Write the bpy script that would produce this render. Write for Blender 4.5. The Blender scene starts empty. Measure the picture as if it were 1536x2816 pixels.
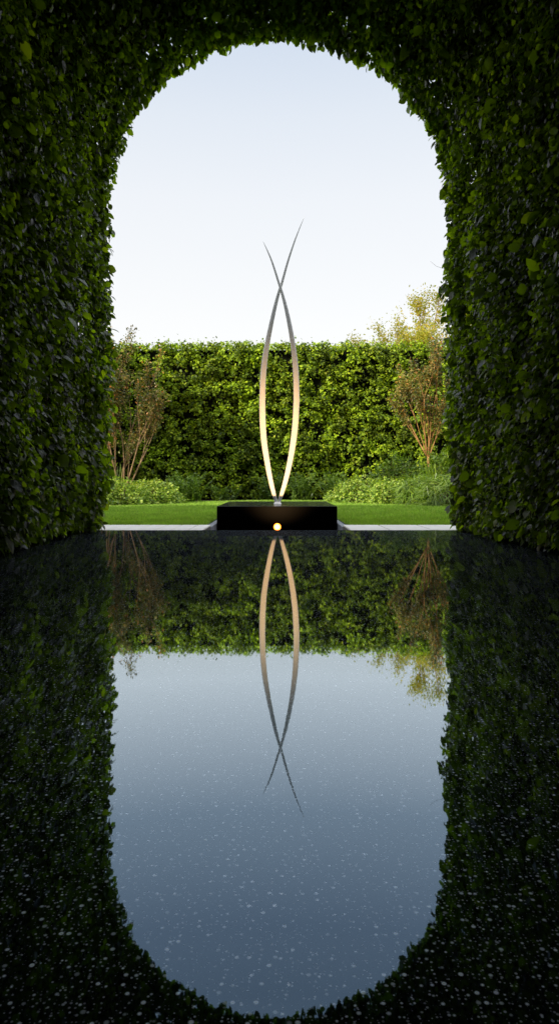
import bpy, math, random
import numpy as np
from mathutils import Vector, noise
PI = math.pi
rng = np.random.default_rng(7)
random.seed(7)
C = bpy.context.scene.collection
sc = bpy.context.scene

# ------------------------------------------------------------------ helpers
def tag(o, label=None, cat=None, group=None, kind=None):
    if label: o['label'] = label
    if cat: o['category'] = cat
    if group: o['group'] = group
    if kind: o['kind'] = kind
    return o

def empty(name, loc):
    o = bpy.data.objects.new(name, None); C.objects.link(o)
    o.location = loc; o.empty_display_size = .1
    return o

def link(name, me, m, parent=None, smooth=False):
    """one mesh object; geometry is given in world space, the parent is an unrotated Empty"""
    me.materials.append(m)
    if smooth:
        me.polygons.foreach_set('use_smooth', np.ones(len(me.polygons), bool))
    o = bpy.data.objects.new(name, me); C.objects.link(o)
    if parent is not None:
        o.parent = parent
        o.location = -Vector(parent.location)
    return o

def mesh_np(name, verts, faces_list):
    """faces_list: list of (n,k) int arrays"""
    me = bpy.data.meshes.new(name)
    verts = np.asarray(verts, np.float32)
    me.vertices.add(len(verts)); me.vertices.foreach_set('co', verts.ravel())
    loops = np.concatenate([f.ravel() for f in faces_list]).astype(np.int32)
    totals = np.concatenate([np.full(len(f), f.shape[1]) for f in faces_list]).astype(np.int32)
    starts = np.concatenate([[0], np.cumsum(totals)[:-1]]).astype(np.int32)
    me.loops.add(len(loops)); me.loops.foreach_set('vertex_index', loops)
    me.polygons.add(len(totals))
    me.polygons.foreach_set('loop_start', starts); me.polygons.foreach_set('loop_total', totals)
    me.update(calc_edges=True); me.validate()
    return me

class MB:
    def __init__(s): s.v = []; s.f = []
    def box(s, x0, x1, y0, y1, z0, z1):
        b = len(s.v)
        s.v += [(x0,y0,z0),(x1,y0,z0),(x1,y1,z0),(x0,y1,z0),(x0,y0,z1),(x1,y0,z1),(x1,y1,z1),(x0,y1,z1)]
        s.f += [tuple(b+i for i in q) for q in ((3,2,1,0),(4,5,6,7),(0,1,5,4),(1,2,6,5),(2,3,7,6),(3,0,4,7))]
    def quad(s, *p):
        b = len(s.v); s.v += list(p); s.f.append(tuple(range(b, b+len(p))))
    def tube(s, pts, rad, n=6, squash=1.0, squash_axis=None, pw=2.0):
        pts = [Vector(p) for p in pts]; rings = []
        ref = Vector((0,1,0)) if squash_axis is None else Vector(squash_axis)
        for i, p in enumerate(pts):
            t = (pts[min(i+1, len(pts)-1)] - pts[max(i-1, 0)]).normalized()
            u = ref.cross(t)
            if u.length < 1e-3: u = Vector((1,0,0)).cross(t)
            u.normalize(); w = t.cross(u)
            ring = []
            for k in range(n):
                a = 2*PI*k/n
                ca, sa = math.cos(a), math.sin(a)
                if pw != 2.0:
                    ca = math.copysign(abs(ca)**(2/pw), ca); sa = math.copysign(abs(sa)**(2/pw), sa)
                ring.append(len(s.v)); s.v.append(tuple(p + u*ca*rad[i] + w*sa*rad[i]*squash))
            rings.append(ring)
        for a, b in zip(rings, rings[1:]):
            for k in range(n): s.f.append((a[k], a[(k+1)%n], b[(k+1)%n], b[k]))
        s.f.append(tuple(reversed(rings[0]))); s.f.append(tuple(rings[-1]))
    def lathe(s, cx, cy, prof, n=24, axis=None):
        """prof: (r, h) from bottom to top, turned about axis through (cx,cy,0)"""
        ax = Vector(axis or (0,0,1)).normalized(); o = Vector(cx) if not isinstance(cx, (int,float)) else Vector((cx,cy,0))
        u = ax.orthogonal().normalized(); w = ax.cross(u); rings = []
        for r, h in prof:
            rings.append([len(s.v)+k for k in range(n)])
            for k in range(n):
                a = 2*PI*k/n; s.v.append(tuple(o + ax*h + (u*math.cos(a)+w*math.sin(a))*r))
        for a, b in zip(rings, rings[1:]):
            for k in range(n): s.f.append((a[k], a[(k+1)%n], b[(k+1)%n], b[k]))
        s.f.append(tuple(reversed(rings[0]))); s.f.append(tuple(rings[-1]))
    def build(s, name, m, parent=None, smooth=False, bevel=0, seg=2):
        me = bpy.data.meshes.new(name); me.from_pydata(s.v, [], s.f); me.update()
        o = link(name, me, m, parent, smooth)
        if bevel:
            b = o.modifiers.new('bevel', 'BEVEL'); b.width = bevel; b.segments = seg; b.limit_method = 'ANGLE'
            b.harden_normals = False
        return o

# leaf templates: local x = width, y = length, z = normal
def leaf_template(kind):
    if kind == 'broad':
        ts = (.22, .5, .78); ws = (.40, .50, .33); up = (.05, .07, .045); cz = (0, .0, -.02, -.06, -.14)
        v = [(0,0,0),(0,.22,cz[1]),(0,.5,cz[2]),(0,.78,cz[3]),(0,1,cz[4])]
        for sx in (-1,1):
            for t,w,u,c in zip(ts,ws,up,cz[1:4]): v.append((sx*w, t-.02, c+u))
        q = [(1,2,6,5),(2,3,7,6),(2,1,8,9),(3,2,9,10)]
        t = [(0,1,5),(3,4,7),(1,0,8),(4,3,10)]
        return np.array(v), [np.array(q), np.array(t)]
    if kind == 'small':
        v = [(0,0,0),(-.42,.45,.08),(0,.5,0),(.42,.45,.08),(-.26,.8,.0),(.26,.8,.0),(0,1,-.1)]
        return np.array(v), [np.array([(0,2,1,0)])[:0].reshape(0,4), np.array([(0,2,1),(0,3,2),(1,2,4),(2,3,5),(2,6,4),(2,5,6)])]
    if kind == 'dia':
        v = [(0,0,0),(-.36,.5,.07),(.36,.5,.07),(0,1,0)]
        return np.array(v), [np.array([(0,3,1),(0,2,3)])]
    if kind == 'blade':
        v = [(-.5,0,0),(.5,0,0),(.34,.55,-.02),(-.34,.55,-.02),(0,1,-.14)]
        return np.array(v), [np.array([(0,1,2,3)]), np.array([(3,2,4)])]
    if kind == 'spike':
        v = [(-.5,0,0),(.5,0,0),(0,1,0)]
        return np.array(v), [np.array([(0,1,2)])]

def unit(a): return a/np.maximum(np.linalg.norm(a, axis=-1, keepdims=True), 1e-9)
def rand_unit(n): return unit(rng.normal(size=(n,3)))

def scatter(name, kind, pos, tip, nor, length, width, m, parent=None):
    tv, tf = leaf_template(kind)
    tf = [f for f in tf if len(f)]
    tip = unit(tip); nor = unit(nor - tip*np.sum(nor*tip, -1, keepdims=True))
    side = np.cross(tip, nor)
    n = len(pos); k = len(tv)
    V = (pos[:,None,:] + side[:,None,:]*(tv[None,:,0,None]*width[:,None,None])
         + tip[:,None,:]*(tv[None,:,1,None]*length[:,None,None]) + nor[:,None,:]*(tv[None,:,2,None]*length[:,None,None]))
    offs = (np.arange(n)*k)[:,None,None]
    F = [(f[None]+offs).reshape(-1, f.shape[1]) for f in tf]
    return link(name, mesh_np(name, V.reshape(-1,3), F), m, parent, smooth=(kind=='broad'))

# ------------------------------------------------------------------ materials
def mat(name):
    m = bpy.data.materials.new(name); m.use_nodes = True
    nt = m.node_tree; nt.nodes.clear()
    return m, nt, nt.nodes.new('ShaderNodeOutputMaterial')
def N(nt, t, **kw):
    n = nt.nodes.new(t)
    for k, v in kw.items():
        if k in n.inputs: n.inputs[k].default_value = v
        else: setattr(n, k, v)
    return n
def math_n(nt, op, a, b=None, clamp=False):
    n = nt.nodes.new('ShaderNodeMath'); n.operation = op; n.use_clamp = clamp
    for i, x in enumerate((a, b)):
        if x is None: continue
        if isinstance(x, (int, float)): n.inputs[i].default_value = x
        else: nt.links.new(x, n.inputs[i])
    return n.outputs[0]
def ramp(nt, fac, stops, interp='LINEAR'):
    r = nt.nodes.new('ShaderNodeValToRGB'); r.color_ramp.interpolation = interp
    e = r.color_ramp.elements
    while len(e) < len(stops): e.new(.5)
    for el, (p, c) in zip(e, stops): el.position = p; el.color = (*c, 1)
    nt.links.new(fac, r.inputs[0]); return r.outputs[0]

def leaf_mat(name, stops, trans=.4, tcol=(1.4,1.5,.5), rough=.4, spec=.4, patch=None, patch_scale=.8, bump=0):
    m, nt, out = mat(name)
    geo = N(nt, 'ShaderNodeNewGeometry')
    col = ramp(nt, geo.outputs['Random Per Island'], stops)
    tc = N(nt, 'ShaderNodeTexCoord')
    nz = N(nt, 'ShaderNodeTexNoise', Scale=patch_scale, Detail=3.0)
    nt.links.new(tc.outputs['Object'], nz.inputs['Vector'])
    v = N(nt, 'ShaderNodeHueSaturation')
    nt.links.new(col, v.inputs['Color'])
    mr = N(nt, 'ShaderNodeMapRange'); mr.inputs[1].default_value = .3; mr.inputs[2].default_value = .7
    lo, hi = patch or (.65, 1.3)
    mr.inputs[3].default_value = lo; mr.inputs[4].default_value = hi
    nt.links.new(nz.outputs['Fac'], mr.inputs[0]); nt.links.new(mr.outputs[0], v.inputs['Value'])
    p = N(nt, 'ShaderNodeBsdfPrincipled', Roughness=rough); p.inputs['Specular IOR Level'].default_value = spec
    nt.links.new(v.outputs[0], p.inputs['Base Color'])
    if bump:
        nb = N(nt, 'ShaderNodeTexNoise', Scale=75.0, Detail=3.0, Distortion=.6); nt.links.new(tc.outputs['Object'], nb.inputs['Vector'])
        bp = N(nt, 'ShaderNodeBump', Strength=bump, Distance=.01); nt.links.new(nb.outputs['Fac'], bp.inputs['Height'])
        nt.links.new(bp.outputs[0], p.inputs['Normal'])
    t = N(nt, 'ShaderNodeBsdfTranslucent')
    mx = N(nt, 'ShaderNodeMix', data_type='RGBA', blend_type='MULTIPLY'); mx.inputs[0].default_value = 1
    mx.inputs[7].default_value = (*tcol, 1); nt.links.new(v.outputs[0], mx.inputs[6])
    nt.links.new(mx.outputs[2], t.inputs['Color'])
    s = N(nt, 'ShaderNodeMixShader'); s.inputs[0].default_value = trans
    nt.links.new(p.outputs[0], s.inputs[1]); nt.links.new(t.outputs[0], s.inputs[2])
    nt.links.new(s.outputs[0], out.inputs[0])
    return m

def plain(name, stops, scale=8, rough=.7, spec=.3, bump=0, bscale=60, detail=5, metal=0):
    m, nt, out = mat(name)
    tc = N(nt, 'ShaderNodeTexCoord')
    nz = N(nt, 'ShaderNodeTexNoise', Scale=scale, Detail=float(detail)); nt.links.new(tc.outputs['Object'], nz.inputs['Vector'])
    col = ramp(nt, nz.outputs['Fac'], stops)
    p = N(nt, 'ShaderNodeBsdfPrincipled', Roughness=rough, Metallic=float(metal)); p.inputs['Specular IOR Level'].default_value = spec
    nt.links.new(col, p.inputs['Base Color'])
    if bump:
        n2 = N(nt, 'ShaderNodeTexNoise', Scale=bscale, Detail=4.0); nt.links.new(tc.outputs['Object'], n2.inputs['Vector'])
        b = N(nt, 'ShaderNodeBump', Strength=bump, Distance=.01); nt.links.new(n2.outputs['Fac'], b.inputs['Height'])
        nt.links.new(b.outputs[0], p.inputs['Normal'])
    nt.links.new(p.outputs[0], out.inputs[0]); return m

def fleck_mask(nt, vec, scale, size, presence, soft=.06):
    """white mineral flecks: random subset of Voronoi cells, each with its own size"""
    vo = N(nt, 'ShaderNodeTexVoronoi', Scale=scale, Randomness=.95); vo.voronoi_dimensions = '2D'
    nt.links.new(vec, vo.inputs['Vector'])
    sp = N(nt, 'ShaderNodeSeparateColor'); nt.links.new(vo.outputs['Color'], sp.inputs[0])
    keep = math_n(nt, 'LESS_THAN', sp.outputs[0], presence)
    r = math_n(nt, 'MULTIPLY', math_n(nt, 'ADD', math_n(nt, 'POWER', sp.outputs[1], 1.6), .35), size)
    d = math_n(nt, 'SUBTRACT', r, vo.outputs['Distance'])
    e = math_n(nt, 'DIVIDE', d, soft, clamp=True)
    b = math_n(nt, 'ADD', math_n(nt, 'MULTIPLY', sp.outputs[2], .7), .3)
    return math_n(nt, 'MULTIPLY', math_n(nt, 'MULTIPLY', e, keep), b)

FLOOR_CURVE = [(0,(.02,.03,.045)),(.40,(.062,.090,.122)),(.566,(.172,.230,.285)),(.724,(.480,.550,.598)),(.77,(.46,.52,.55)),(.84,(.27,.295,.31)),(.93,(.175,.185,.195)),(1,(.36,.36,.36))]
BLOCK_CURVE = [(0,(.0009,.0009,.0009)),(.2,(.0012,.0012,.0012)),(.4,(.008,.008,.009)),(.5,(.02,.02,.024)),(.8,(.22,.23,.25)),(.95,(.5,.5,.52)),(1,(.8,.8,.8))]
def granite(name, curve=FLOOR_CURVE, rough=.014, flecks=True):
    m, nt, out = mat(name)
    tc = N(nt, 'ShaderNodeTexCoord'); vec = tc.outputs['Object']
    wob = N(nt, 'ShaderNodeTexNoise', Scale=140.0, Detail=2.0); nt.links.new(vec, wob.inputs['Vector'])
    if not flecks:                                  # honed sides, polished top
        ge = N(nt, 'ShaderNodeNewGeometry'); sz = N(nt, 'ShaderNodeSeparateXYZ'); nt.links.new(ge.outputs['Normal'], sz.inputs[0])
        ro = N(nt, 'ShaderNodeMapRange'); ro.inputs[3].default_value = .5; ro.inputs[4].default_value = .13
        nt.links.new(sz.outputs[2], ro.inputs[0])
    bump = N(nt, 'ShaderNodeBump', Strength=.006, Distance=.001); nt.links.new(wob.outputs['Fac'], bump.inputs['Height'])
    lw = N(nt, 'ShaderNodeLayerWeight', Blend=.5)
    refl = ramp(nt, lw.outputs['Facing'], curve)
    g = N(nt, 'ShaderNodeBsdfGlossy', Roughness=rough); nt.links.new(refl, g.inputs['Color'])
    if not flecks: nt.links.new(ro.outputs[0], g.inputs['Roughness'])
    nt.links.new(bump.outputs[0], g.inputs['Normal'])
    # body of the stone
    nz = N(nt, 'ShaderNodeTexNoise', Scale=260.0, Detail=3.0); nt.links.new(vec, nz.inputs['Vector'])
    body = ramp(nt, nz.outputs['Fac'], [(.35, (.002,.003,.004)), (.62, (.012,.015,.019)), (.75,(.05,.055,.06))] if flecks else [(.4,(.0003,.0003,.0003)),(.7,(.0006,.0006,.0006))])
    d = N(nt, 'ShaderNodeBsdfDiffuse'); nt.links.new(body, d.inputs['Color'])
    add = N(nt, 'ShaderNodeAddShader'); nt.links.new(g.outputs[0], add.inputs[0]); nt.links.new(d.outputs[0], add.inputs[1])
    res = add.outputs[0]
    if flecks:
        f1 = fleck_mask(nt, vec, 112, .20, .86, .13)
        f2 = fleck_mask(nt, vec, 250, .25, .62, .16)
        fm = math_n(nt, 'MAXIMUM', f1, math_n(nt, 'MULTIPLY', f2, .55))
        fg = N(nt, 'ShaderNodeBsdfGlossy', Roughness=.62, Color=(.52,.58,.66,1))
        fd = N(nt, 'ShaderNodeBsdfDiffuse', Color=(.75,.8,.85,1))
        fa = N(nt, 'ShaderNodeAddShader'); nt.links.new(fg.outputs[0], fa.inputs[0]); nt.links.new(fd.outputs[0], fa.inputs[1])
        blk = N(nt, 'ShaderNodeBsdfDiffuse', Color=(0,0,0,1))
        mx = N(nt, 'ShaderNodeMixShader'); fade = math_n(nt, 'SUBTRACT', 1.0, math_n(nt, 'POWER', lw.outputs['Facing'], 5.0), clamp=True)
        nt.links.new(math_n(nt, 'MULTIPLY', math_n(nt, 'MULTIPLY', fm, 1.0, clamp=True), fade), mx.inputs[0])
        nt.links.new(blk.outputs[0], mx.inputs[1]); nt.links.new(fa.outputs[0], mx.inputs[2])
        a2 = N(nt, 'ShaderNodeAddShader'); nt.links.new(res, a2.inputs[0]); nt.links.new(mx.outputs[0], a2.inputs[1]); res = a2.outputs[0]
    nt.links.new(res, out.inputs[0]); return m

M = {}
M['granite'] = granite('polished_black_granite')
M['block'] = granite('black_granite_block', BLOCK_CURVE, rough=.26, flecks=False)
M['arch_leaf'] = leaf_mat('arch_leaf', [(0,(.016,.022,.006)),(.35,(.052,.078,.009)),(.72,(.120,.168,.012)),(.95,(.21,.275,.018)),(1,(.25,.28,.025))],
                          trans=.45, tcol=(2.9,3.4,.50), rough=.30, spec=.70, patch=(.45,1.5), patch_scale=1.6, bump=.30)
M['hedge_leaf'] = leaf_mat('hedge_leaf', [(0,(.04,.075,.006)),(.45,(.18,.275,.010)),(.9,(.38,.50,.014)),(1,(.46,.50,.03))],
                           trans=.28, tcol=(1.3,1.35,.3), rough=.5, spec=.25, patch=(.45,1.6), patch_scale=2.4)
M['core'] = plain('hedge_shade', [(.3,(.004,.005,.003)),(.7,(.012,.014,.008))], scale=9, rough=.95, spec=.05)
M['twig'] = plain('twig_bark', [(.3,(.06,.035,.018)),(.7,(.16,.10,.055))], scale=30, rough=.8)
M['bark_warm_lit'] = plain('warm_lit_bark', [(.3,(.26,.12,.04)),(.7,(.60,.32,.11))], scale=14, rough=.75)  # orange tint stands for warm light on the right tree's stems
M['bark_tan'] = plain('tan_bark', [(.3,(.20,.12,.06)),(.7,(.46,.29,.15))], scale=14, rough=.8)
M['tree_leaf'] = leaf_mat('bronze_leaf', [(0,(.04,.06,.01)),(.45,(.17,.20,.03)),(.72,(.33,.29,.06)),(.93,(.52,.32,.10)),(1,(.75,.25,.03))],
                          trans=.3, tcol=(1.3,1.15,.6), patch=(.45,1.35), patch_scale=2.6)
M['yellow_leaf'] = leaf_mat('yellow_leaf', [(0,(.24,.29,.035)),(.5,(.42,.44,.06)),(1,(.60,.46,.09))], trans=.6, tcol=(1.3,1.2,.6))
M['pale_leaf'] = leaf_mat('variegated_leaf', [(0,(.08,.17,.014)),(.45,(.25,.38,.03)),(.8,(.42,.54,.055)),(1,(.60,.66,.13))], trans=.3, tcol=(1.2,1.2,.6), patch=(.7,1.2), patch_scale=3)
M['green_leaf'] = leaf_mat('green_leaf', [(0,(.05,.10,.014)),(.6,(.11,.19,.02)),(1,(.18,.27,.03))], trans=.35, tcol=(1.3,1.4,.4))
M['blade_leaf'] = leaf_mat('strap_leaf', [(0,(.08,.14,.015)),(.6,(.16,.26,.02)),(1,(.27,.36,.04))], trans=.35, tcol=(1.3,1.4,.4))
M['grass'] = leaf_mat('grass_blade', [(0,(.19,.34,.04)),(.5,(.31,.50,.065)),(.9,(.43,.62,.09)),(1,(.56,.56,.20))], trans=.3, tcol=(1.3,1.4,.4), rough=.6, spec=.2, patch=(.72,1.2), patch_scale=2.8)
M['turf'] = plain('turf_soil', [(.3,(.05,.09,.014)),(.7,(.10,.16,.024))], scale=60, rough=.95, spec=.1)
M['soil'] = plain('garden_soil', [(.3,(.02,.014,.009)),(.7,(.06,.042,.026))], scale=25, rough=.95, spec=.1, bump=.6)
M['stone'] = plain('pale_paving_stone', [(.25,(.72,.70,.66)),(.75,(.86,.83,.79))], scale=6, rough=.75, spec=.25, bump=.35, bscale=90)
M['joint'] = plain('paving_joint', [(.3,(.10,.095,.09)),(.7,(.18,.17,.16))], scale=40, rough=.95)
M['lining'] = plain('grey_stone_lining', [(.3,(.20,.215,.25)),(.7,(.29,.31,.35))], scale=12, rough=.7, bump=.2)
M['basin'] = plain('dark_basin', [(.3,(.01,.01,.012)),(.7,(.03,.03,.034))], scale=30, rough=.8)
M['black_metal'] = plain('black_metal', [(.3,(.012,.012,.012)),(.7,(.022,.022,.022))], scale=20, rough=.45, metal=.6)

def sculpture_mat():
    m, nt, out = mat('satin_pale_metal')
    tc = N(nt, 'ShaderNodeTexCoord')
    mp = N(nt, 'ShaderNodeMapping'); mp.inputs['Scale'].default_value = (60,60,4); nt.links.new(tc.outputs['Object'], mp.inputs[0])
    nz = N(nt, 'ShaderNodeTexNoise', Scale=1.0, Detail=3.0); nt.links.new(mp.outputs[0], nz.inputs['Vector'])
    col = ramp(nt, nz.outputs['Fac'], [(.3,(.80,.79,.78)),(.7,(.88,.87,.865))])
    p = N(nt, 'ShaderNodeBsdfPrincipled', Roughness=.42, Metallic=.0); p.inputs['Specular IOR Level'].default_value = .5
    nt.links.new(col, p.inputs['Base Color'])
    b = N(nt, 'ShaderNodeBump', Strength=.04, Distance=.002); nt.links.new(nz.outputs['Fac'], b.inputs['Height']); nt.links.new(b.outputs[0], p.inputs['Normal'])
    nt.links.new(p.outputs[0], out.inputs[0]); return m
M['sculpture'] = sculpture_mat()
def bulb_mat():
    m, nt, out = mat('lit_bulb')
    lw = N(nt, 'ShaderNodeLayerWeight', Blend=.5)          # frosted globe: hot filament in the middle, amber glass at the rim
    c = ramp(nt, lw.outputs['Facing'], [(0,(1,.66,.26)),(.18,(1,.48,.10)),(.5,(.85,.20,.010)),(1,(.22,.035,.001))])
    e = N(nt, 'ShaderNodeEmission', Strength=9.0); nt.links.new(c, e.inputs[0]); nt.links.new(e.outputs[0], out.inputs[0]); return m
M['bulb'] = bulb_mat()

# ------------------------------------------------------------------ camera and its numbers
H = .36                       # camera height above the polished floor
FPX = 24/36*2816; HOR = 1325  # focal length and horizon row of the photograph, for reading sizes off it
cam = bpy.data.cameras.new('camera'); co = bpy.data.objects.new('camera', cam); C.objects.link(co)
co.location = (0,0,H); co.rotation_euler = (PI/2,0,0)
cam.lens = 24; cam.sensor_width = 36; cam.sensor_fit = 'AUTO'; cam.shift_y = -83/2816
cam.clip_start = .02; cam.clip_end = 3000
sc.camera = co
def X(px, d): return (px-768)/FPX*d
def Z(py, d): return H + (HOR-py)/FPX*d

# ------------------------------------------------------------------ the setting
EDGE = 5.08; PAVE = 5.73; BX0, BX1 = -.574, .529; BY0, BY1 = 6.26, 7.8
mb = MB(); mb.quad((-600,-600,-.42),(600,-600,-.42),(600,600,-.42),(-600,600,-.42))
tag(mb.build('ground', M['soil']), kind='structure')
mb = MB(); mb.box(-1.75,1.75,-6.5,EDGE,-.18,0)
tag(mb.build('polished_floor', M['granite']), kind='structure')

def bed_y(x): return max(9.2, 13.6 - .39*x*x)
# lawn sheet and planting beds
mb = MB()
def sheet(mb, x0, x1, n, ya, yb, z):
    for i in range(n):
        a = x0+(x1-x0)*i/n; b = x0+(x1-x0)*(i+1)/n
        mb.quad((a,ya(a),z),(b,ya(b),z),(b,yb(b),z),(a,yb(a),z))
LY = PAVE + .02
sheet(mb, -9, BX0-.06, 40, lambda x: LY, bed_y, -.02)
sheet(mb, BX1+.06, 9, 40, lambda x: LY, bed_y, -.02)
sheet(mb, BX0-.06, BX1+.06, 6, lambda x: BY1+.04, bed_y, -.02)
tag(mb.build('lawn', M['turf']), kind='structure')
mb = MB(); sheet(mb, -9, 9, 60, bed_y, lambda x: 22, -.035)
tag(mb.build('planting_bed', M['soil']), kind='structure')
# pale paving strip in slabs, open where the block stands
mb = MB()
def slab(mb, xa, xb, lean, g=.006):
    """slab between two slanting joints: far edge shifted by lean"""
    z0, z1 = -.05, -.001
    p = [(xa+g,EDGE+.004),(xb-g,EDGE+.004),(xb-g+lean,PAVE),(xa+g+lean,PAVE)]
    b = len(mb.v); mb.v += [(x,y,z0) for x,y in p] + [(x,y,z1) for x,y in p]
    mb.f += [tuple(b+i for i in q) for q in ((3,2,1,0),(4,5,6,7),(0,1,5,4),(1,2,6,5),(2,3,7,6),(3,0,4,7))]
x = BX1; 
for w in (.30,.32,.62,.9,1.1,1.2):
    slab(mb, x, x+w, 0 if x > 1.0 else 0); x += w
x = BX0
k = 0
while x > -4.4:
    w = (.11,.13,.12,.14,.10)[k%5]; k += 1
    slab(mb, x-w, x, 0, .0035); x -= w
tag(mb.build('paving', M['stone'], bevel=.003, seg=1), kind='structure')
mb = MB(); mb.box(-4.6,BX0-.002,EDGE+.006,PAVE-.004,-.3,-.012); mb.box(BX1+.002,5,EDGE+.006,PAVE-.004,-.3,-.012)
tag(mb.build('paving_bed', M['joint']), kind='structure')
# sunken basin between floor edge and block
mb = MB()
mb.box(BX0-.05,BX0-.004,EDGE+.01,PAVE-.002,-.3,-.052); mb.box(BX1+.004,BX1+.05,EDGE+.01,PAVE-.002,-.3,-.052)
mb.box(BX0-.055,BX0-.004,PAVE+.002,BY1+.03,-.3,-.022); mb.box(BX1+.004,BX1+.055,PAVE+.002,BY1+.03,-.3,-.022)
tag(mb.build('basin_wall', M['lining']), kind='structure')
mb = MB(); mb.box(BX0-.003,BX1+.003,EDGE+.004,BY1+.03,-.32,-.25)
tag(mb.build('basin_floor', M['basin']), kind='structure')

# grass blades: one uncountable thing
def grass():
    n = 210000
    u = rng.random(n); y = PAVE + .03 + (13.7-PAVE)*u**1.35
    xm = np.clip(.42*y+.9, 0, 5.6); x = (rng.random(n)*2-1)*xm
    by = np.maximum(9.2, 13.6-.39*x*x) - .02
    ok = (y < by) & ~((x > BX0-.07) & (x < BX1+.07) & (y < BY1+.05))
    x, y = x[ok], y[ok]; n = len(x)
    pos = np.stack([x, y, np.full(n,-.022)], -1)
    tip = np.stack([rng.normal(0,.35,n), rng.normal(0,.35,n), np.ones(n)], -1)
    nor = np.stack([rng.normal(0,.6,n), -np.ones(n)*.6, rng.normal(.3,.3,n)], -1)
    L = rng.uniform(.022,.045,n); W = rng.uniform(.004,.0075,n)*(y/7)
    tag(scatter('grass', 'spike', pos, tip, nor, L, W, M['grass']), 'short mown green grass of the lawn behind the paving', 'grass', kind='stuff')
grass()

# ------------------------------------------------------------------ clipped hedge archway
ACX = -.008; AY0, AY1 = -5.0, 5.16; AW = 1.30; ZS = 2.43; ZT = 3.70; NP = 2.02
def arch_profile(off=0.0, n=60):
    pts = []
    for i in range(24):
        z = ZS*i/24
        pts.append((-(AW+off) - .07*max(0,1-z/.55)**2 , z))
    for i in range(n+1):
        a = PI*i/n; c, s = math.cos(PI-a), math.sin(PI-a)
        pts.append((math.copysign(abs(c)**(2/NP), c)*(AW+off), ZS + abs(s)**(2/NP)*(ZT+off-ZS)))
    for i in range(23,-1,-1):
        z = ZS*i/24
        pts.append(((AW+off) + .07*max(0,1-z/.55)**2, z))
    return np.array([(x+ACX, z) for x, z in pts])
prof = arch_profile()
seg = np.linalg.norm(np.diff(prof, axis=0), axis=1); cum = np.concatenate([[0], np.cumsum(seg)]); PL = cum[-1]
def arch_at(s):
    x = np.interp(s, cum, prof[:,0]); z = np.interp(s, cum, prof[:,1]); e = .03
    dx = np.interp(s+e, cum, prof[:,0]) - np.interp(s-e, cum, prof[:,0]); dz = np.interp(s+e, cum, prof[:,1]) - np.interp(s-e, cum, prof[:,1])
    nrm = unit(np.stack([dz, np.zeros_like(dz), -dx], -1))       # points into the passage
    return np.stack([x, np.zeros_like(x), z], -1), nrm
def lump(p, sc_, seed=0.0):
    return np.array([noise.noise(Vector((a*sc_+seed, b*sc_, c*sc_))) for a, b, c in p])

arch = empty('hedge_archway', (0,0,0))
tag(arch, 'dark clipped hedge with a tall round-topped archway framing the garden', 'hedge')
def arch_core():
    inner = arch_profile(.17); mb = MB(); OX, OZ = 9.5, 4.5  # unseen outer width and height, set to shade sculpture and paving
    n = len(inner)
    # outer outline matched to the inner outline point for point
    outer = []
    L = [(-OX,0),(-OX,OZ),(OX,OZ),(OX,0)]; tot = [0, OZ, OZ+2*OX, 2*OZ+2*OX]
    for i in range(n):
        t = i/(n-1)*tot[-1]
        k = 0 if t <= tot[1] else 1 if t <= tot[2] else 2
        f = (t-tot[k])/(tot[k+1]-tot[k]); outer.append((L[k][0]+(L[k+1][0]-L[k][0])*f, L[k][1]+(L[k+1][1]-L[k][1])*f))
    y0, y1 = AY0, AY1-.14  # passage carried on unseen behind the camera to block low sun
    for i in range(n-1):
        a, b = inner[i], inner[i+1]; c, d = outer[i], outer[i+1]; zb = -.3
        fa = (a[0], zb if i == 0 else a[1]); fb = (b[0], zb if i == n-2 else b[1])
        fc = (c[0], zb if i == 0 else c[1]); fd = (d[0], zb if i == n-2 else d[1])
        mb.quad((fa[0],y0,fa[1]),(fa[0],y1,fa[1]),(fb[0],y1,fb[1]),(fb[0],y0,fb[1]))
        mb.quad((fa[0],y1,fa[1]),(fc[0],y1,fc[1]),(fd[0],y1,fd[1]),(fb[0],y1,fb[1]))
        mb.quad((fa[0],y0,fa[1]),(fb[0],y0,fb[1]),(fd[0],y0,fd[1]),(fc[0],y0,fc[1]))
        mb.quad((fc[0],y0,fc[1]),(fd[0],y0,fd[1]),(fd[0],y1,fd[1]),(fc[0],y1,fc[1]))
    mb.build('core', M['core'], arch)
arch_core()
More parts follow.
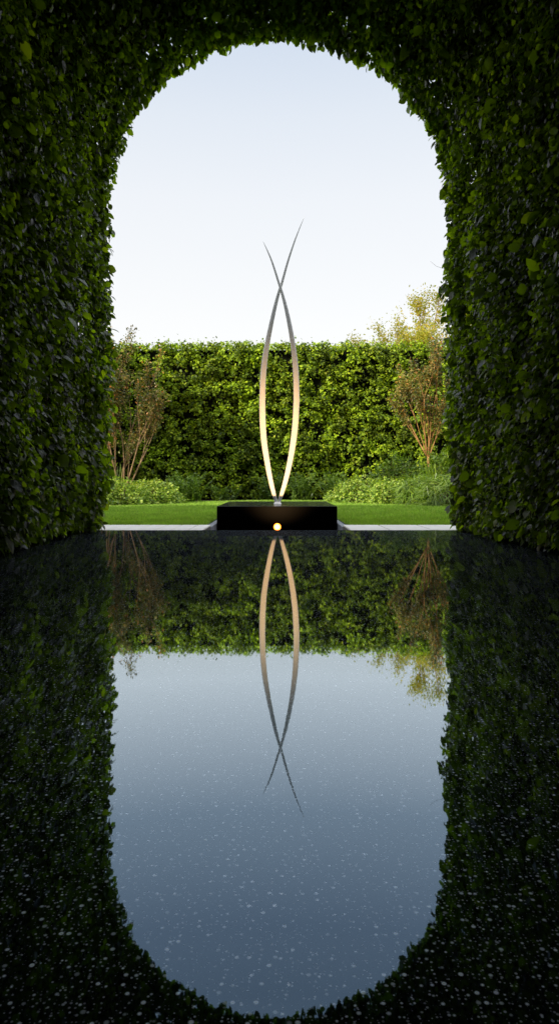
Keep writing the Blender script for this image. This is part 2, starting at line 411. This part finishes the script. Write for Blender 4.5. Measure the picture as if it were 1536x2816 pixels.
def arch_leaves():
    P, T, Nn, Ls, Ws = [], [], [], [], []
    def batch(n, ya, yb, lo, hi, d0, d1, lump_a=.06):
        s = rng.random(n)*PL; y = ya + (yb-ya)*rng.random(n)
        p, nr = arch_at(s); p[:,1] = y
        d = rng.uniform(d0, d1, n) + lump(p, 2.6)*lump_a + lump(p, 7, 3.3)*lump_a*.6
        # round the far rim
        rim = np.clip((y-(yb-.14))/.14, 0, 1); d -= .09*rim**2
        p = p + nr*d[:,None]
        p[:,2] = np.maximum(p[:,2], .03+rng.random(n)*.05)
        top = np.clip(-nr[:,2], 0, 1)[:,None]
        yv = np.array([0,1,0.])
        # tips hang down and out of the wall
        tip = np.array([0,0,-1.])*(.75) + nr*.55 + rng.normal(size=(n,3))*.42 + yv*.15
        flat = (rng.random(n) < .52)[:,None]
        nor = np.where(flat, nr*1.0 + np.array([0,0,.30]) + rng.normal(size=(n,3))*.42, nr*.45*(1-top*.4) + yv*.55 + np.array([0,0,.3]) + rng.normal(size=(n,3))*.6)
        L = np.exp(rng.normal(math.log((lo+hi)/2), .33, n)); L = np.clip(L, lo, hi)
        P.append(p); T.append(tip); Nn.append(nor); Ls.append(L); Ws.append(L*rng.uniform(.50,.95,n))
    batch(38000, 2.55, AY1+.02, .020, .050, -.13, .045, .08)
    batch(60000, 2.55, AY1+.02, .014, .034, -.13, .05, .08)
    batch(2300, 2.55, AY1+.02, .040, .090, -.05, .05)
    batch(9000, AY1-.4, AY1+.05, .022, .066, -.10, .05)
    batch(7000, AY0, 2.55, .08, .13, -.14, .05)
    # far face of the hedge, round the opening
    n = 9000; s = rng.random(n)*PL; p, nr = arch_at(s); r = rng.random(n)**1.3*1.0
    p = p - nr*r[:,None]; p[:,1] = AY1 - .10 + rng.uniform(-.06,.10,n); p[:,2] = np.maximum(p[:,2], .03)
    yv = np.array([0,1,0.])
    P.append(p); T.append(np.array([0,0,-.8]) + yv*.5 + rng.normal(size=(n,3))*.45); Nn.append(yv*.8 + rng.normal(size=(n,3))*.5 + np.array([0,0,.4]))
    L = rng.uniform(.04,.085,n); Ls.append(L); Ws.append(L*.7)
    P, T, Nn, Ls, Ws = map(np.concatenate, (P,T,Nn,Ls,Ws))
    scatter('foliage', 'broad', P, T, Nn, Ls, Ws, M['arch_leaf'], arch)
arch_leaves()
def arch_twigs():
    mb = MB()
    for i in range(420):
        s = random.random()*PL; y = random.uniform(2.6, AY1-.3)
        p, nr = arch_at(np.array([s])); p = Vector(p[0]); nr = Vector(nr[0]); p.y = y
        p += nr*random.uniform(-.06,.03); d = (Vector((0,0,-.6))+nr*.15+Vector((random.gauss(0,.5),random.gauss(0,.6),random.gauss(0,.4)))).normalized()
        L = random.uniform(.10,.34); pts = []; q = p.copy()
        for k in range(6):
            pts.append(q.copy()); d = (d + Vector((random.gauss(0,.22),random.gauss(0,.22),random.gauss(0,.22)))).normalized(); q = q + d*L/5
            if q.z < .04: q.z = .04
        r = random.uniform(.0012,.0024); mb.tube(pts, [r*(1-.13*k) for k in range(6)], 4)
    tag(mb.build('twigs', M['twig'], arch), kind='stuff')
arch_twigs()

# ------------------------------------------------------------------ back hedge
HY = 15.0; HT = 3.42
hedge = empty('clipped_hedge', (0, HY+.6, 0))
tag(hedge, 'tall sunlit green hedge wall closing the far end of the lawn', 'hedge')
mb = MB(); mb.box(-9,9,HY+.16,HY+1.3,-.3,HT-.14); mb.box(-6.4,-4.7,11.5,HY+.1,-.3,HT+.5); mb.build('core', M['core'], hedge)  # second box: unseen side hedge, added to shade the left end
def hedge_leaves():
    P, T, Nn, L = [], [], [], []
    nc = 7200
    cx = rng.uniform(-6.3,6.3,nc); cz = rng.uniform(.05,HT-.02,nc)
    base = np.stack([cx, np.zeros(nc), cz], -1)
    big = lump(base, 1.1, 5.0)*.10 + lump(base, 3.6, 9.0)*.13
    out = big + rng.uniform(-.085,.085,nc)
    per = 13
    hole = lump(base, 3.0, 17.0) > -.34
    base, cx, cz, out = base[hole], cx[hole], cz[hole], out[hole]; nc = len(cx)
    c = np.stack([cx, HY - out*1.25, cz], -1)
    h = unit(rng.normal(size=(nc,per,3)) + np.array([0,-.7,.5]))
    r = rng.uniform(.035,.085,(nc,1,1))
    p = c[:,None,:] + h*r
    P.append(p.reshape(-1,3)); Nn.append((h*.8+np.array([0,-.25,.45])+rng.normal(size=h.shape)*.3).reshape(-1,3))
    T.append((h*.3+np.array([0,-.3,-.7])+rng.normal(size=h.shape)*.5).reshape(-1,3))
    L.append(rng.uniform(.038,.074,nc*per))
    # shaded leaves deeper in
    n = 6000; p = np.stack([rng.uniform(-6.4,6.4,n), HY+rng.uniform(.05,.17,n), rng.uniform(0,HT-.05,n)], -1)
    P.append(p); Nn.append(np.array([0,-.8,.3])+rng.normal(size=(n,3))*.5); T.append(np.array([0,-.2,-.8])+rng.normal(size=(n,3))*.5); L.append(rng.uniform(.05,.085,n))
    # clipped top with stray shoots
    n = 12000; x = rng.uniform(-6.4,6.4,n); y = HY + rng.uniform(-.12,1.2,n)
    und = np.array([noise.noise(Vector((a*.9,2,0)))*.035 + noise.noise(Vector((a*3.7,b*2,4)))*.05 for a, b in zip(x, y)])
    z = HT - .06 + und + rng.exponential(.036,n)*np.where(rng.random(n)<.35,1.3,.35) - rng.random(n)*.10
    P.append(np.stack([x,y,z],-1)); Nn.append(np.array([0,-.4,.8])+rng.normal(size=(n,3))*.6); T.append(np.array([0,-.2,.5])+rng.normal(size=(n,3))*.6); L.append(rng.uniform(.035,.07,n))
    P, T, Nn, L = map(np.concatenate, (P,T,Nn,L))
    scatter('foliage', 'small', P, T, Nn, L, L*rng.uniform(.8,1.1,len(L)), M['hedge_leaf'], hedge)
hedge_leaves()

# ------------------------------------------------------------------ plants
def grow(mb, p, d, L, r, depth, tips, spread=.5, up=.25, kids=(2,3), wob=.12, steps=5, taper=.55, shrink=.62):
    p = Vector(p); d = Vector(d).normalized(); pts = [p.copy()]; rad = [r]
    for k in range(steps):
        d = (d + Vector((random.gauss(0,wob), random.gauss(0,wob), random.gauss(0,wob)+up*.1))).normalized()
        p = p + d*(L/steps); pts.append(p.copy()); rad.append(r*(1-(1-taper)*(k+1)/steps))
    mb.tube(pts, rad, 6 if r > .008 else 4)
    if depth <= 1: tips += [(q, d) for q in pts[1:]]
    if depth == 0: return
    for i in range(random.randint(*kids)):
        j = random.randint(2, steps) if i else steps
        ax = Vector((random.gauss(0,1),random.gauss(0,1),random.gauss(0,.5))).normalized()
        nd = (d + ax*spread + Vector((0,0,up))).normalized()
        grow(mb, pts[j], nd, L*shrink*random.uniform(.75,1.2), rad[j]*.68, depth-1, tips, spread, up, kids, wob, max(3,steps-1), taper, shrink)

def leafy(name, tips, per, rad, lo, hi, m, parent, kind='dia', droop=.2, wr=.6, keep=1.0):
    tp = np.array([tuple(t[0]) for t in tips])
    if keep < 1:                                   # leaves gather in tufts, bare twigs between
        f = np.array([noise.noise(Vector((a*3.3,b*3.3,c*3.3))) for a,b,c in tp]); tp = tp[f > np.quantile(f, 1-keep)]
    n = len(tp)*per
    pos = np.repeat(tp, per, 0) + rng.normal(size=(n,3))*rad
    tip = rng.normal(size=(n,3)) + np.array([0,-.15,-droop])
    nor = rng.normal(size=(n,3))*.6 + np.array([0,-.4,.6])
    L = rng.uniform(lo,hi,n)
    return scatter(name, kind, pos, tip, nor, L, L*wr, m, parent)

# feathery bronze trees either side
def slender_tree(label, px, d, stems, m, r0, fork=0.0):
    x = X(px, d); t = empty('multi_stem_tree', (x,d,-.03)); tag(t, label, 'tree', 'multi-stemmed trees flanking the lawn')
    mb = MB(); tips = []
    if fork: mb.tube([(x,d,-.05),(x+.01,d,fork*.5),(x,d,fork+.12)], [.032,.027,.02], 8)
    for dx, lean, L in stems:
        grow(mb, (x+dx, d+random.uniform(-.1,.1)*(0.2 if fork else 1), fork-.05), (lean,random.uniform(-.14,.10),1), L, r0*random.uniform(.75,1.15), 3, tips, .36, .30, (3,4), .05, 6, .55, .50)
    mb.build('trunk', m, t, True)
    leafy('crown', tips, 6, .036, .035, .066, M['tree_leaf'], t)
slender_tree('slender multi-stemmed tree with bronze leaves at the left end of the lawn', 322, 12.3,
    [(-.16,-.12,1.35),(-.10,-.03,1.7),(-.03,.02,1.75),(.03,.05,1.72),(.08,.12,1.45),(.10,.25,1.25),(.13,.38,1.1),(-.2,-.22,1.1),(.05,-.14,1.3)], M['bark_tan'], .017)
slender_tree('tree with stems tinted as warmly lit, fanning out above tall green perennials at the right', 1176, 12.2,
    [(-.02,-.48,.80),(-.015,-.30,.92),(-.01,-.15,1.05),(0,-.04,1.1),(.01,.06,1.08),(.015,.18,.92),(.02,.36,.80)], M['bark_warm_lit'], .0135, .86)
# yellow tree beyond the hedge
bt = empty('yellow_tree', (3.85,18.6,-.03))
tag(bt, 'airy yellow-green tree rising beyond the back hedge at the right', 'tree')
mb = MB(); tips = []
mb.tube([(3.85,18.6,-.1),(3.83,18.6,1.2),(3.85,18.55,2.4)], [.11,.09,.07], 8)
for i in range(11):
    a = 2*PI*i/11
    grow(mb, (3.85,18.55,1.9+.05*i), (math.cos(a)*1.05-.15,math.sin(a)*.45,1), random.uniform(1.05,1.35), .04, 3, tips, .5, .25, (2,4), .08, 5, .6, .6)
grow(mb, (3.85,18.55,2.35), (-.10,0,1), 1.4, .05, 3, tips, .45, .3, (3,4), .05, 5, .6, .56)
mb.build('trunk', M['bark_tan'], bt, True)
leafy('crown', tips, 14, .10, .05, .09, M['yellow_leaf'], bt, wr=.75)

def mound(name, label, px, d, w, h, m, kind='small', lo=.035, hi=.06, n=1500, cat='shrub', depth=.5, group='pale yellow-green shrubs in the planting bed', wr=(.6,.9), droop=.3):
    x = X(px, d); o = empty(name, (x, d, -.03)); tag(o, label, cat, group)
    u = rand_unit(n); u[:,2] = np.abs(u[:,2]); rr = rng.uniform(.55,1.03,n)**.6
    p = u*rr[:,None]*np.array([w/2, depth, h])
    lum = np.array([noise.noise(Vector((a*5+x,b*5,c*5))) for a,b,c in p])
    p *= (1+.22*lum)[:,None]; p += np.array([x,d,-.03])
    nor = u*.6 + np.array([0,-.3,.6]) + rng.normal(size=(n,3))*.4
    tip = u*.6 + np.array([0,-.3,-droop]) + rng.normal(size=(n,3))*.5
    L = rng.uniform(lo,hi,n)
    scatter('foliage', kind, p, tip, nor, L, L*rng.uniform(*wr,n), m, o)
    mb = MB()
    for i in range(22):
        a = random.uniform(0,2*PI); r = random.uniform(.3,.9)
        e = Vector((x+math.cos(a)*w/2*r, d+math.sin(a)*depth*r, h*math.sqrt(max(0,1-r*r))*.95-.03)); b = Vector((x+random.gauss(0,w*.08),d+random.gauss(0,.06),-.05))
        mid = b.lerp(e,.5)+Vector((0,0,h*.15)); mb.tube([b,mid,e],[.006,.005,.002],4)
    mb.build('stems', M['twig'], o)
    return o

def straps(name, label, px, d, h, spread, n, m, cat='plant', wid=.014):
    """clump of arching strap leaves"""
    x = X(px, d); o = empty(name, (x,d,-.03)); tag(o, label, cat, 'strap-leaved plants in the planting bed' if name == 'strap_leaf_plant' else None)
    v, f = [], []
    for i in range(n):
        a = random.uniform(0,2*PI); s = spread*random.uniform(.25,1); hh = h*random.uniform(.6,1.05)
        dx, dy = math.cos(a), math.sin(a); bx_, by_ = x+random.gauss(0,.09), d+random.gauss(0,.08); w = wid*random.uniform(.7,1.2)
        K = 7; b = len(v)
        for k in range(K):
            t = k/(K-1); out = s*t**1.5; z = hh*(1.55*t-.9*t*t*(s/spread)) - .03; ww = w*(1-t**2.2)+.001
            v.append((bx_+dx*out-dy*ww, by_+dy*out+dx*ww, z)); v.append((bx_+dx*out+dy*ww, by_+dy*out-dx*ww, z))
        f += [(b+2*k,b+2*k+1,b+2*k+3,b+2*k+2) for k in range(K-1)]
    me = bpy.data.meshes.new('foliage'); me.from_pydata(v,[],f); me.update(); link('foliage', me, m, o, True)
    return o

def fern(name, label, px, d, h, n, m, cat='plant', spread=.45):
    """leafy stems carrying pairs of leaflets"""
    x = X(px,d); o = empty(name,(x,d,-.03)); tag(o,label,cat,{'leafy_shrub':'dark leafy shrubs before the back hedge','fern':'ferns before the back hedge','tall_perennial':'tall perennials under the right tree'}[name])
    P,T,Nn,L = [],[],[],[]; mb = MB()
    for i in range(n):
        a = random.uniform(0,2*PI); s = spread*random.uniform(.2,1); hh = h*random.uniform(.6,1.05); pts = []
        bx_, by_ = x+random.gauss(0,.10), d+random.gauss(0,.08)
        for k in range(9):
            t = k/8; pts.append(Vector((bx_+math.cos(a)*s*t**1.4, by_+math.sin(a)*s*t**1.4, hh*(1.4*t-.45*t*t)-.04)))
        mb.tube(pts,[.005*(1-.09*k) for k in range(9)],4)
        for k in range(1,9):
            tg = (pts[k]-pts[k-1]).normalized(); sd = tg.cross(Vector((0,0,1)))
            for j in (-1,1):
                for _ in range(2):
                    P.append(tuple(pts[k-1].lerp(pts[k],random.random()))); T.append(tuple(sd*j+tg*.6+Vector((random.gauss(0,.3),random.gauss(0,.3),random.gauss(-.1,.3))))); Nn.append((random.gauss(0,.4),-.3+random.gauss(0,.3),.9)); L.append(random.uniform(.06,.12)*(1.1-.5*k/8))
    mb.build('stems', M['blade_leaf'], o)
    L = np.array(L); scatter('foliage','dia',np.array(P),np.array(T),np.array(Nn),L,L*.55,m,o)
    return o

PG = 'strap-leaved plants in the planting bed'; TG = 'tall perennials under the right tree'
mound('variegated_shrub','pale yellow-green mounded shrub beneath the left multi-stemmed tree',322,11.1,1.25,.44,M['pale_leaf'],n=3600,depth=.6)
mound('variegated_shrub','pale yellow-green low shrub between the left tree and the dark leafy shrub',415,11.8,1.2,.42,M['pale_leaf'],n=3400,depth=.6)
mound('variegated_shrub','small pale shrub at the left edge of the bed, half behind the archway',262,10.6,.7,.40,M['pale_leaf'],n=1800)
straps('grass_tuft','upright tuft of thin grass at the foot of the left tree',318,11.8,.62,.3,60,M['blade_leaf'],wid=.006)
fern('leafy_shrub','upright dark green leafy shrub right of the pale left shrubs',512,12.7,.60,44,M['green_leaf'],'shrub',.38)
fern('leafy_shrub','thin low leafy shrub against the hedge, left of the black block',610,13.9,.34,16,M['green_leaf'],'shrub',.3)
fern('leafy_shrub','low leafy shrub behind the left blade of the sculpture',735,14.1,.62,22,M['green_leaf'],'shrub',.35)
fern('fern','feathery fern close behind the right blade of the sculpture',835,13.9,.60,30,M['green_leaf'],'fern',.5)
fern('fern','spreading dark fern between the sculpture and the right pale shrub',925,13.4,.60,44,M['green_leaf'],'fern',.5)
mound('variegated_shrub','pale leafy shrub left of the arching strap-leaved plants',985,12.2,1.15,.46,M['pale_leaf'],n=3300,depth=.6)
mound('variegated_shrub','pale leafy shrub in front of the tall perennials at the right',1070,11.6,1.0,.42,M['pale_leaf'],n=3000,depth=.5)
mound('strap_leaf_plant','soft arching clump of narrow leaves in front of the right tree',1150,11.2,.95,.50,M['blade_leaf'],'blade',.12,.24,1500,'plant',.5,PG,(.07,.11),.7)
mound('strap_leaf_plant','soft arching clump of narrow leaves at the right edge of the bed by the archway',1225,10.7,.9,.48,M['blade_leaf'],'blade',.12,.24,1500,'plant',.5,PG,(.07,.11),.7)
straps('strap_leaf_plant','upright strap-leaved clump rising behind the arching front clumps',1190,11.6,.60,.55,150,M['blade_leaf'],wid=.008)
mound('tall_perennial','tall leafy green perennial left of the warm-lit tree trunk',1100,12.4,1.25,.86,M['green_leaf'],'dia',.05,.10,3400,'plant',.5,TG,(.4,.6),.3)
mound('tall_perennial','tall leafy green perennial right of the warm-lit tree trunk',1232,12.0,1.1,.98,M['blade_leaf'],'dia',.05,.10,3400,'plant',.5,TG,(.4,.6),.3)

# ------------------------------------------------------------------ black block
ZB = .1365
mb = MB(); mb.box(BX0,BX1,BY0,BY1,-.25,ZB)
tag(mb.build('granite_plinth', M['block'], bevel=.004, seg=2), 'low polished black stone block carrying the curved sculpture', 'plinth')

# ------------------------------------------------------------------ sculpture
DS = 6.85
sculpt = empty('curved_sculpture', (X(763,DS),DS,ZB))
tag(sculpt, 'tall pale sculpture of two slim curved blades crossing near the top', 'sculpture')
LB = [(760.5,1384,7.5),(752,1357,11),(742,1313.6,13.3),(733,1264,14.8),(725.6,1214,16),(722,1164.5,16.5),(720.9,1115,16.6),(721.2,1090.6,16.2),(722.7,1041,15.8),(727.2,991,15.2),(735.2,941.5,13.6),(745,892,12),(756.2,842,9.9),(766,805,8),(774.7,777.4,7),(792.3,715,5.6),(813.2,653,3.6),(836.5,595.7,.7)]
RB = [(765.5,1384,7.5),(774.5,1357,10.8),(786.8,1313.6,13.3),(797.8,1264,14.8),(806,1214,16),(811.5,1164.5,16.5),(814.2,1115,16.6),(814.7,1090.6,16.3),(813.6,1041,15.8),(810.2,991,15),(804,941.5,13.5),(795.5,892,12),(784.6,842,9.7),(774.7,805,7.6),(766,777.4,6.4),(745.7,715,4.6),(722.7,663,.7)]
def catmull(a, sub=6):
    a = np.array(a, float); o = []
    for i in range(len(a)-1):
        p0, p1, p2, p3 = a[max(i-1,0)], a[i], a[i+1], a[min(i+2,len(a)-1)]
        for k in range(sub):
            t = k/sub; o.append(.5*((2*p1)+(p2-p0)*t+(2*p0-5*p1+4*p2-p3)*t*t+(3*p1-p0-3*p2+p3)*t**3))
    o.append(a[-1]); return np.array(o)
for pts, sy in ((LB, 1), (RB, -1)):
    q = catmull(pts); top = q[:,1].min(); P = []; R = []
    for px, py, w in q:
        t = (1384-py)/600
        d = DS + sy*.010*min(1,max(0,t*2))
        P.append((X(px,d), d, Z(py,d))); R.append(w/2/FPX*d)
    P[0] = (P[0][0], P[0][1], ZB+.012)
    mb = MB(); mb.tube(P, R, 20, squash=.62, squash_axis=(0,1,0), pw=2.6); mb.build('blade', M['sculpture'], sculpt, True)
mb = MB(); fx = X(763,DS)
b = [(fx-.040,DS-.055,ZB+.001),(fx+.040,DS-.055,ZB+.001),(fx+.040,DS+.045,ZB+.001),(fx-.040,DS+.045,ZB+.001)]
t = [(fx-.026,DS-.03,ZB+.024),(fx+.026,DS-.03,ZB+.024),(fx+.026,DS+.03,ZB+.024),(fx-.026,DS+.03,ZB+.024)]
mb.v = b+t; mb.f = [(3,2,1,0),(4,5,6,7),(0,1,5,4),(1,2,6,5),(2,3,7,6),(3,0,4,7)]
mb.build('foot', M['sculpture'], sculpt, bevel=.002)

# ------------------------------------------------------------------ garden light at the floor's far edge
ly = 5.44; lx = X(762,ly); lz = Z(1449,ly)
lamp = empty('garden_uplight', (lx,ly,-.25))
tag(lamp, 'small lit spotlight glowing orange at the foot of the black block', 'garden light')
aim = Vector((0,6.85,.66)) - Vector((lx,ly,lz)); aim.normalize()
mb = MB(); mb.lathe((lx,ly,lz), 0, [(.012,-.075),(.020,-.07),(.022,-.055),(.022,-.026),(.018,-.020)], 20, (0,0,1)); mb.build('housing', M['black_metal'], lamp, True)
mb = MB(); mb.lathe((lx,ly,lz), 0, [(.029*math.sin(PI*(k+.35)/16.7), -.029*math.cos(PI*(k+.35)/16.7)) for k in range(17)], 24, (0,0,1)); mb.build('bulb', M['bulb'], lamp, True)
mb = MB(); mb.tube([(lx,ly+.0,-.26),(lx,ly,-.14),(lx,ly,lz-.07)],[.008,.008,.008],8); mb.build('stake', M['black_metal'], lamp)
sp = bpy.data.lights.new('spotlight','SPOT'); sp.energy = 270; sp.color = (1,.59,.26); sp.spot_size = math.radians(62); sp.spot_blend = 1.0; sp.shadow_soft_size = .018
so = bpy.data.objects.new('spotlight', sp); C.objects.link(so); so.location = Vector((lx,ly,lz)) + aim*.04
so.rotation_euler = aim.to_track_quat('-Z','Y').to_euler()

# ------------------------------------------------------------------ daylight
SUN_EL, SUN_AZ = math.radians(25), math.radians(55)     # low sun behind the camera, a little to the left
sd = Vector((-math.sin(SUN_AZ)*math.cos(SUN_EL), -math.cos(SUN_AZ)*math.cos(SUN_EL), math.sin(SUN_EL)))
sun = bpy.data.lights.new('sun','SUN'); sun.energy = 5.0; sun.angle = math.radians(.6); sun.color = (1,.92,.76)
su = bpy.data.objects.new('sun', sun); C.objects.link(su); su.rotation_euler = sd.to_track_quat('Z','Y').to_euler()
w = bpy.data.worlds.new('World'); sc.world = w; w.use_nodes = True; nt = w.node_tree; nt.nodes.clear()
out = nt.nodes.new('ShaderNodeOutputWorld'); bg = nt.nodes.new('ShaderNodeBackground')
sky = nt.nodes.new('ShaderNodeTexSky'); sky.sky_type = 'NISHITA'; sky.sun_disc = False
sky.sun_elevation = SUN_EL; sky.sun_rotation = math.atan2(sd.x, sd.y); sky.air_density = 1.0; sky.dust_density = 1.0
tc = nt.nodes.new('ShaderNodeTexCoord'); sx = nt.nodes.new('ShaderNodeSeparateXYZ'); nt.links.new(tc.outputs['Generated'], sx.inputs[0])
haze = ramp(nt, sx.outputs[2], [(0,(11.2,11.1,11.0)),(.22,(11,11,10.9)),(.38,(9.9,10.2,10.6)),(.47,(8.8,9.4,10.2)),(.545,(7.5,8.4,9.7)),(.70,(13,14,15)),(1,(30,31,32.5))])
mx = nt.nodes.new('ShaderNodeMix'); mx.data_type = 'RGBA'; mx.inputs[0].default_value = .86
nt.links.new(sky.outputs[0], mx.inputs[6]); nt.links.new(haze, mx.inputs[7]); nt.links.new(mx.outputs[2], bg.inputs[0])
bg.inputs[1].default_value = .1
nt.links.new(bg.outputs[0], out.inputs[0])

sc.view_settings.view_transform = 'Standard'; sc.view_settings.look = 'None'; sc.view_settings.exposure = 0
sc.render.engine = 'CYCLES'
cy = sc.cycles
cy.max_bounces = 7; cy.diffuse_bounces = 3; cy.glossy_bounces = 3; cy.transmission_bounces = 3; cy.transparent_max_bounces = 4
cy.sample_clamp_indirect = 4; cy.use_denoising = True; cy.caustics_reflective = False; cy.caustics_refractive = False
